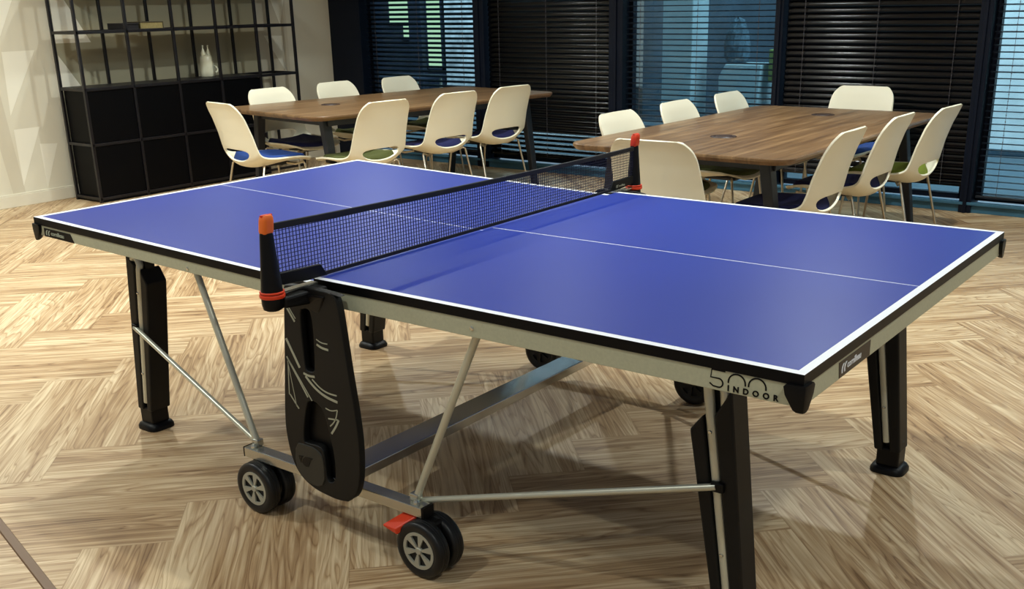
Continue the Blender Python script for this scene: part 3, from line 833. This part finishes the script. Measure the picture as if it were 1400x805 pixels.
def wheel(x, sy, brake):
    yc = sy*.755; r = .080
    bm = B(); box(bm, x-.035, x+.035, yc-.018, yc+.018, .085, .158)
    cs = obj('caster', bm, M['plastic2'], PP, bevel=.008, label='black twin wheel caster')
    for k in (-1, 1):
        y = yc+k*.0285; hw = .0215
        bm = B()
        lathe(bm, [(.052, -hw+.004), (.060, -hw+.001), (r-.010, -hw), (r-.003, -hw+.003), (r-.0008, -hw+.007), (r, -hw+.010), (r, -.0055), (r-.0015, -.0045), (r-.0015, -.0030), (r, -.0020), (r, .0020), (r-.0015, .0030), (r-.0015, .0045), (r, .0055), (r, hw-.010), (r-.0008, hw-.007), (r-.003, hw-.003), (r-.010, hw), (.060, hw-.001), (.052, hw-.004), (.052, -hw+.004)], (x, y, r), axis='y', seg=40)
        w = obj('tyre', bm, M['rubber'], cs, smooth=.7)
    for k in (-1, 1):
        y = yc+k*.0285; ys = y+k*.0165
        bm = B(); lathe(bm, [(.001, -.012), (.052, -.012), (.052, .012), (.001, .012)], (x, y, r), axis='y', seg=32)
        hb = obj('hub', bm, M['hubdark'], cs, smooth=.6)
        bm = B(); o_ = (ys if k > 0 else ys)
        pr_ = [(.044, -.003), (.053, -.003), (.053, .003), (.044, .003), (.044, -.003)]
        lathe(bm, pr_, (x, o_, r), axis='y', seg=36)
        lathe(bm, [(.001, -.005), (.009, -.005), (.011, -.002), (.011, .004), (.001, .005)], (x, o_, r), axis='y', seg=16)
        for q in range(6):
            a = 2*PI*q/6+.30; ca, sa = math.cos(a), math.sin(a); na, nb = -sa, ca
            P = []
            for rad, w_ in ((.009, .0022), (.046, .0098)):
                P.append((x+ca*rad+na*w_, r+sa*rad+nb*w_)); P.append((x+ca*rad-na*w_, r+sa*rad-nb*w_))
            prism(bm, [P[0], P[1], P[3], P[2]], 'y', o_-.0028, o_+.0028)
        obj('spoked_rim', bm, M['hub' if k == sy else 'hubdark'], cs, smooth=.6, label='grey spoked wheel rim' if k == sy else None)
    if brake:
        bm = B()
        hexa(bm, [(x-.118, yc-.052, .118), (x-.066, yc-.056, .110), (x-.030, yc-.010, .146), (x-.075, yc-.002, .150), (x-.122, yc-.054, .126), (x-.068, yc-.060, .130), (x-.030, yc-.012, .160), (x-.078, yc-.004, .160)])
        obj('brake_lever', bm, M['redorange'], cs, bevel=.004, label='orange brake lever')
wheel(-.292, -1, False); wheel(.368, -1, True); wheel(-.33, 1, False); wheel(.368, 1, False)

# braces
for sy in (-1, 1):
    for sx in (-1, 1):
        bx = .315 if sx > 0 else -.330
        top = (.535 if sx > 0 else -.572, sy*.715, .705)
        bm = B(); tube(bm, [(bx, sy*.742, .195), top], .0105, 12); o = obj('apron_brace', bm, M['tube'], PP, smooth=1.0)
        bm = B(); box(bm, bx-.014, bx+.014, sy*.742-.012, sy*.742+.012, .190, .212); obj('brace_bracket', bm, M['steel'], PP, bevel=.003)
        ly = sy*.5585 + sy*.040 - sy*.002
        e1 = (1.118 if sx > 0 else -1.120, ly+sy*.006, .392)
        bm = B(); tube(bm, [(bx+sx*.012, sy*.728, .187), e1], .0085, 12)
        o = obj('leg_brace', bm, M['tube'], PP, smooth=1.0)
        bm = B(); box(bm, e1[0]-.012, e1[0]+.020, e1[1]-.006, e1[1]+.016, e1[2]-.012, e1[2]+.012); obj('brace_clip', bm, M['plastic2'], o, bevel=.003)

# side panels with slots and stripes
PANEL = [(-.042, .689), (-.057, .564), (-.081, .389), (-.085, .319), (-.069, .238), (-.038, .197), (.008, .176), (.048, .170), (.105, .166), (.157, .176), (.187, .200), (.205, .255), (.212, .348), (.205, .443), (.193, .531), (.180, .657), (.171, .735), (.155, .752), (.12, .752), (-.03, .752), (-.038, .74)]
SL1 = [(.013, .690), (.030, .700), (.052, .700), (.061, .690), (.066, .639), (.058, .535), (.050, .520), (.020, .520), (.014, .535)]
SL2 = [(.007, .432), (.030, .443), (.052, .441), (.075, .425), (.090, .378), (.106, .293), (.104, .231), (.091, .209), (.06, .206), (.062, .282), (.051, .309), (.0, .304), (-.024, .308)]
def chaikin(P, n=2, closed=True):
    for _ in range(n):
        Q = [] if closed else [P[0]]
        for i in range(len(P) if closed else len(P)-1):
            a, b = P[i], P[(i+1) % len(P)]
            Q += [(a[0]*.75+b[0]*.25, a[1]*.75+b[1]*.25), (a[0]*.25+b[0]*.75, a[1]*.25+b[1]*.75)]
        if not closed: Q.append(P[-1])
        P = Q
    return P
def panel(sy):
    mir = (lambda a: a) if sy < 0 else (lambda a: .052-a)
    cu = bpy.data.curves.new('p', 'CURVE'); cu.dimensions = '2D'; cu.fill_mode = 'BOTH'; cu.extrude = .008; cu.bevel_depth = .003; cu.bevel_resolution = 2
    for big, P in ((1, PANEL), (0, SL1), (0, SL2)):
        P = chaikin(P)
        sp = cu.splines.new('POLY'); sp.points.add(len(P)-1); sp.use_cyclic_u = True
        for q, (a, b) in zip(sp.points, P): q.co = (mir(a)-(.012 if a > .14 and big else 0), b, 0, 1)
    o = bpy.data.objects.new('t', cu); COL.objects.link(o); dg = bpy.context.evaluated_depsgraph_get(); dg.update()
    me = bpy.data.meshes.new_from_object(o.evaluated_get(dg)); bpy.data.objects.remove(o)
    bm = B(); bm.from_mesh(me); yc = sy*.817
    for v in bm.verts: v.co = Vector((v.co.x, yc - v.co.z, v.co.y))
    p = obj('side_panel', bm, M['plastic'], PP, smooth=.6, label='black slotted panel under the net')
    # recessed back of the slots
    bm = B()
    prism(bm, [(mir(a), b) for a, b in ((-.03, .71), (.15, .71), (.18, .25), (.12, .20), (-.04, .24), (-.06, .36))], 'y', sy*.8055, sy*.799)
    obj('slot_back', bm, M['plastic2'], p)
    yo = yc + sy*.011
    pl = lambda a, b, h: (mir(a), yo + sy*h, b)
    bm = B()
    for w, P in ((.006, [(-.040, .700), (-.006, .655)]), (.003, [(-.036, .706), (-.002, .664)]), (.008, [(-.047, .602), (-.003, .527)]), (.005, [(-.052, .550), (.019, .447)]), (.003, [(-.047, .545), (.034, .440)]),
                 (.007, [(.017, .507), (.04, .487), (.063, .473), (.093, .462), (.133, .457)]), (.004, [(.042, .503), (.06, .490), (.077, .481), (.101, .475), (.132, .475)]),
                 (.006, [(.072, .606), (.091, .599), (.115, .598)]), (.003, [(.072, .620), (.090, .613), (.113, .614)]), (.006, [(.010, .514), (.030, .510), (.053, .512)]),
                 (.003, [(-.049, .532), (-.056, .440)]), (.004, [(-.053, .441), (-.022, .405)]), (.002, [(-.050, .538), (-.030, .41)]),
                 (.003, [(.085, .430), (.105, .426), (.130, .434)]), (.0035, [(.130, .434), (.124, .412), (.112, .394), (.097, .381)]), (.006, [(.132, .406), (.119, .384), (.100, .360)]), (.004, [(.092, .402), (.130, .406)])):
        ribbon(bm, chaikin(P, 2, False) if len(P) > 2 else P, w, pl, h=.0007)
    obj('stripes', bm, M['stripe'], p, label='thin silver swoosh stripes')
    bm = B(); FL = [(-.047, .300), (-.010, .303), (.027, .302), (.052, .290), (.061, .264), (.058, .199), (.020, .181), (-.030, .196), (-.058, .232)]
    prism(bm, [(mir(a), b) for a, b in chaikin(FL, 1)], 'y', yo-sy*.002, yo+sy*.003)
    fl = obj('cover_flap', bm, mat('grey_flap', lin(40, 40, 34), .5) if sy < 0 else M['plastic'], p, bevel=.003)
    bm = B()
    for k in (0, 1):
        prism(bm, [(mir(a), b) for a, b in ([(-.038, .264), (-.020, .266), (-.028, .257), (-.031, .244), (-.037, .254)] if k == 0 else [(-.026, .246), (-.023, .257), (-.012, .265), (.004, .267), (.019, .267), (.008, .258), (.004, .248), (-.002, .238), (-.012, .236), (-.020, .239)])], 'y', yo+sy*.0025, yo+sy*.0040)
    obj('emblem', bm, M['plastic2'], fl)
    # clip that carries the net post
    bm = B(); hexa(bm, [(mir(.03)-.004, yo, .700), (mir(.09), yo, .690), (mir(.09), yo-sy*.05, .690), (mir(.03)-.004, yo-sy*.05, .700), (mir(.02), yo+sy*.012, .738), (mir(.12), yo+sy*.006, .742), (mir(.12), yo-sy*.05, .742), (mir(.02), yo-sy*.05, .738)])
    obj('hinge_cover', bm, M['plastic2'], p, bevel=.004)
panel(-1); panel(1)

# net and posts
def post(sy):
    yc = sy*.915; xc = .022 if sy < 0 else -.020
    bm = B()
    lathe(bm, [(.018, .712), (.027, .717), (.030, .730), (.030, .745), (.029, .765), (.026, .80), (.022, .85), (.018, .905), (.017, .912)], (xc, yc, 0), seg=20)
    for v in bm.verts: v.co.x = xc+(v.co.x-xc)*.86
    p = obj('net_post', bm, M['plastic2'], PP, smooth=.8)
    bm = B(); lathe(bm, [(.0315, .7465), (.0325, .7485), (.0325, .7545), (.0315, .7565), (.029, .7565), (.029, .7465), (.0315, .7465)], (xc, yc, 0), seg=20)
    lathe(bm, [(.0308, .7585), (.0316, .7595), (.0316, .7625), (.0308, .7635), (.028, .7635), (.028, .7585), (.0308, .7585)], (xc, yc, 0), seg=20)
    obj('post_ring', bm, M['redorange'], p, smooth=.6, label='orange ring on the net post')
    bm = B(); rr = []
    for z, k in ((.910, .86), (.916, .96), (.942, .96), (.952, .88), (.957, .66)):
        rr.append([bm.verts.new((xc+x*k+(z-.91)*.14, yc+y*k, z)) for x, y in round_rect(.029, .036, .010, 4)])
    for a, b in zip(rr, rr[1:]):
        for j in range(len(a)): bm.faces.new((a[j], a[(j+1) % len(a)], b[(j+1) % len(a)], b[j]))
    bm.faces.new(rr[0][::-1]); bm.faces.new(rr[-1])
    cp = obj('post_cap', bm, M['orange'] if sy < 0 else M['redorange'], p, smooth=.7, label='orange cap on the net post')
    bm = B(); box(bm, xc+.003, xc+.009, yc-.017, yc+.017, .953, .9578); obj('cap_slot', bm, M['redorange'], cp)
    # arm back to the table
    bm = B()
    y0, y1 = sorted((yc-sy*.02, sy*.765))
    ya, yb = (yc-sy*.015), sy*.772
    hexa(bm, [(xc-.028, ya, .716), (xc+.028, ya, .716), (xc+.045, yb, .712), (xc-.045, yb, .712), (xc-.028, ya, .744), (xc+.028, ya, .744), (xc+.040, yb, .752), (xc-.040, yb, .752)] if sy > 0 else
         [(xc-.028, ya, .716), (xc+.028, ya, .716), (xc+.055, yb, .712), (xc-.040, yb, .712), (xc-.028, ya, .744), (xc+.028, ya, .744), (xc+.050, yb, .752), (xc-.035, yb, .752)])
    obj('post_arm', bm, M['plastic2'], p, bevel=.006)
    bm = B(); box(bm, xc-.012, xc+.012, min(ya, yb), max(ya, yb), .7525, .7565); obj('arm_rail', bm, M['steel'], p, label='thin steel rail along the arm')
    # triangular gusset holding the foot of the net
    xn = .018 if sy < 0 else -.014
    bm = B(); prism(bm, [(yc-sy*.02, .770), (yc-sy*.205, .768), (yc-sy*.195, .786), (yc-sy*.150, .806), (yc-sy*.025, .800)] if False else
                    [(yc-sy*.022, .772), (yc-sy*.120, .764), (yc-sy*.190, .764), (yc-sy*.168, .798), (yc-sy*.024, .802)], 'x', xn-.006, xn+.006)
    pd = obj('net_shoe', bm, M['plastic2'], p, bevel=.002)
    bm = logo(lambda a, b, h: (xn+.006+h, (-.90+.015+a if sy < 0 else .765+a), .768+b), PP, .55)
    if sy > 0: obj('lettering', bm, M['stripe'], pd)
    else: bm.free()
post(-1); post(1)
XN = .002
def hang(bm):                      # the net runs a touch askew and is pulled up at its posts
    for v in bm.verts:
        y = v.co.y
        v.co.x -= .0178*y
        v.co.z += (-.0105*y/.9 + .0075*(y/.9)**2)*(v.co.z-.7645)/(.9135-.7645)
bm = B()
NY = .893; zt, zb = .9135, .7645
ny = 160
for i in range(ny+1):
    y = -NY+2*NY*i/ny; box(bm, XN-.0008, XN+.0008, y-.0007, y+.0007, zb+.004, zt-.010)
for j in range(1, 14):
    z = zb+.006+(zt-.016-zb)*j/14; box(bm, XN-.0008, XN+.0008, -NY, NY, z-.0007, z+.0007)
hang(bm)
net = obj('net', bm, M['net'], PP, label='dark blue net mesh')
bm = B()
for k in range(12): box(bm, XN-.004, XN+.004, -NY-.004+k*(2*NY+.008)/12, -NY-.004+(k+1)*(2*NY+.008)/12, zt-.016, zt)
bmesh.ops.remove_doubles(bm, verts=bm.verts[:], dist=1e-5)
hang(bm); obj('top_tape', bm, M['tape'], net, bevel=.002)
bm = B(); box(bm, XN-.0025, XN+.0025, -.765, .765, zb-.001, zb+.008); hang(bm); obj('bottom_tape', bm, M['tape'], net)
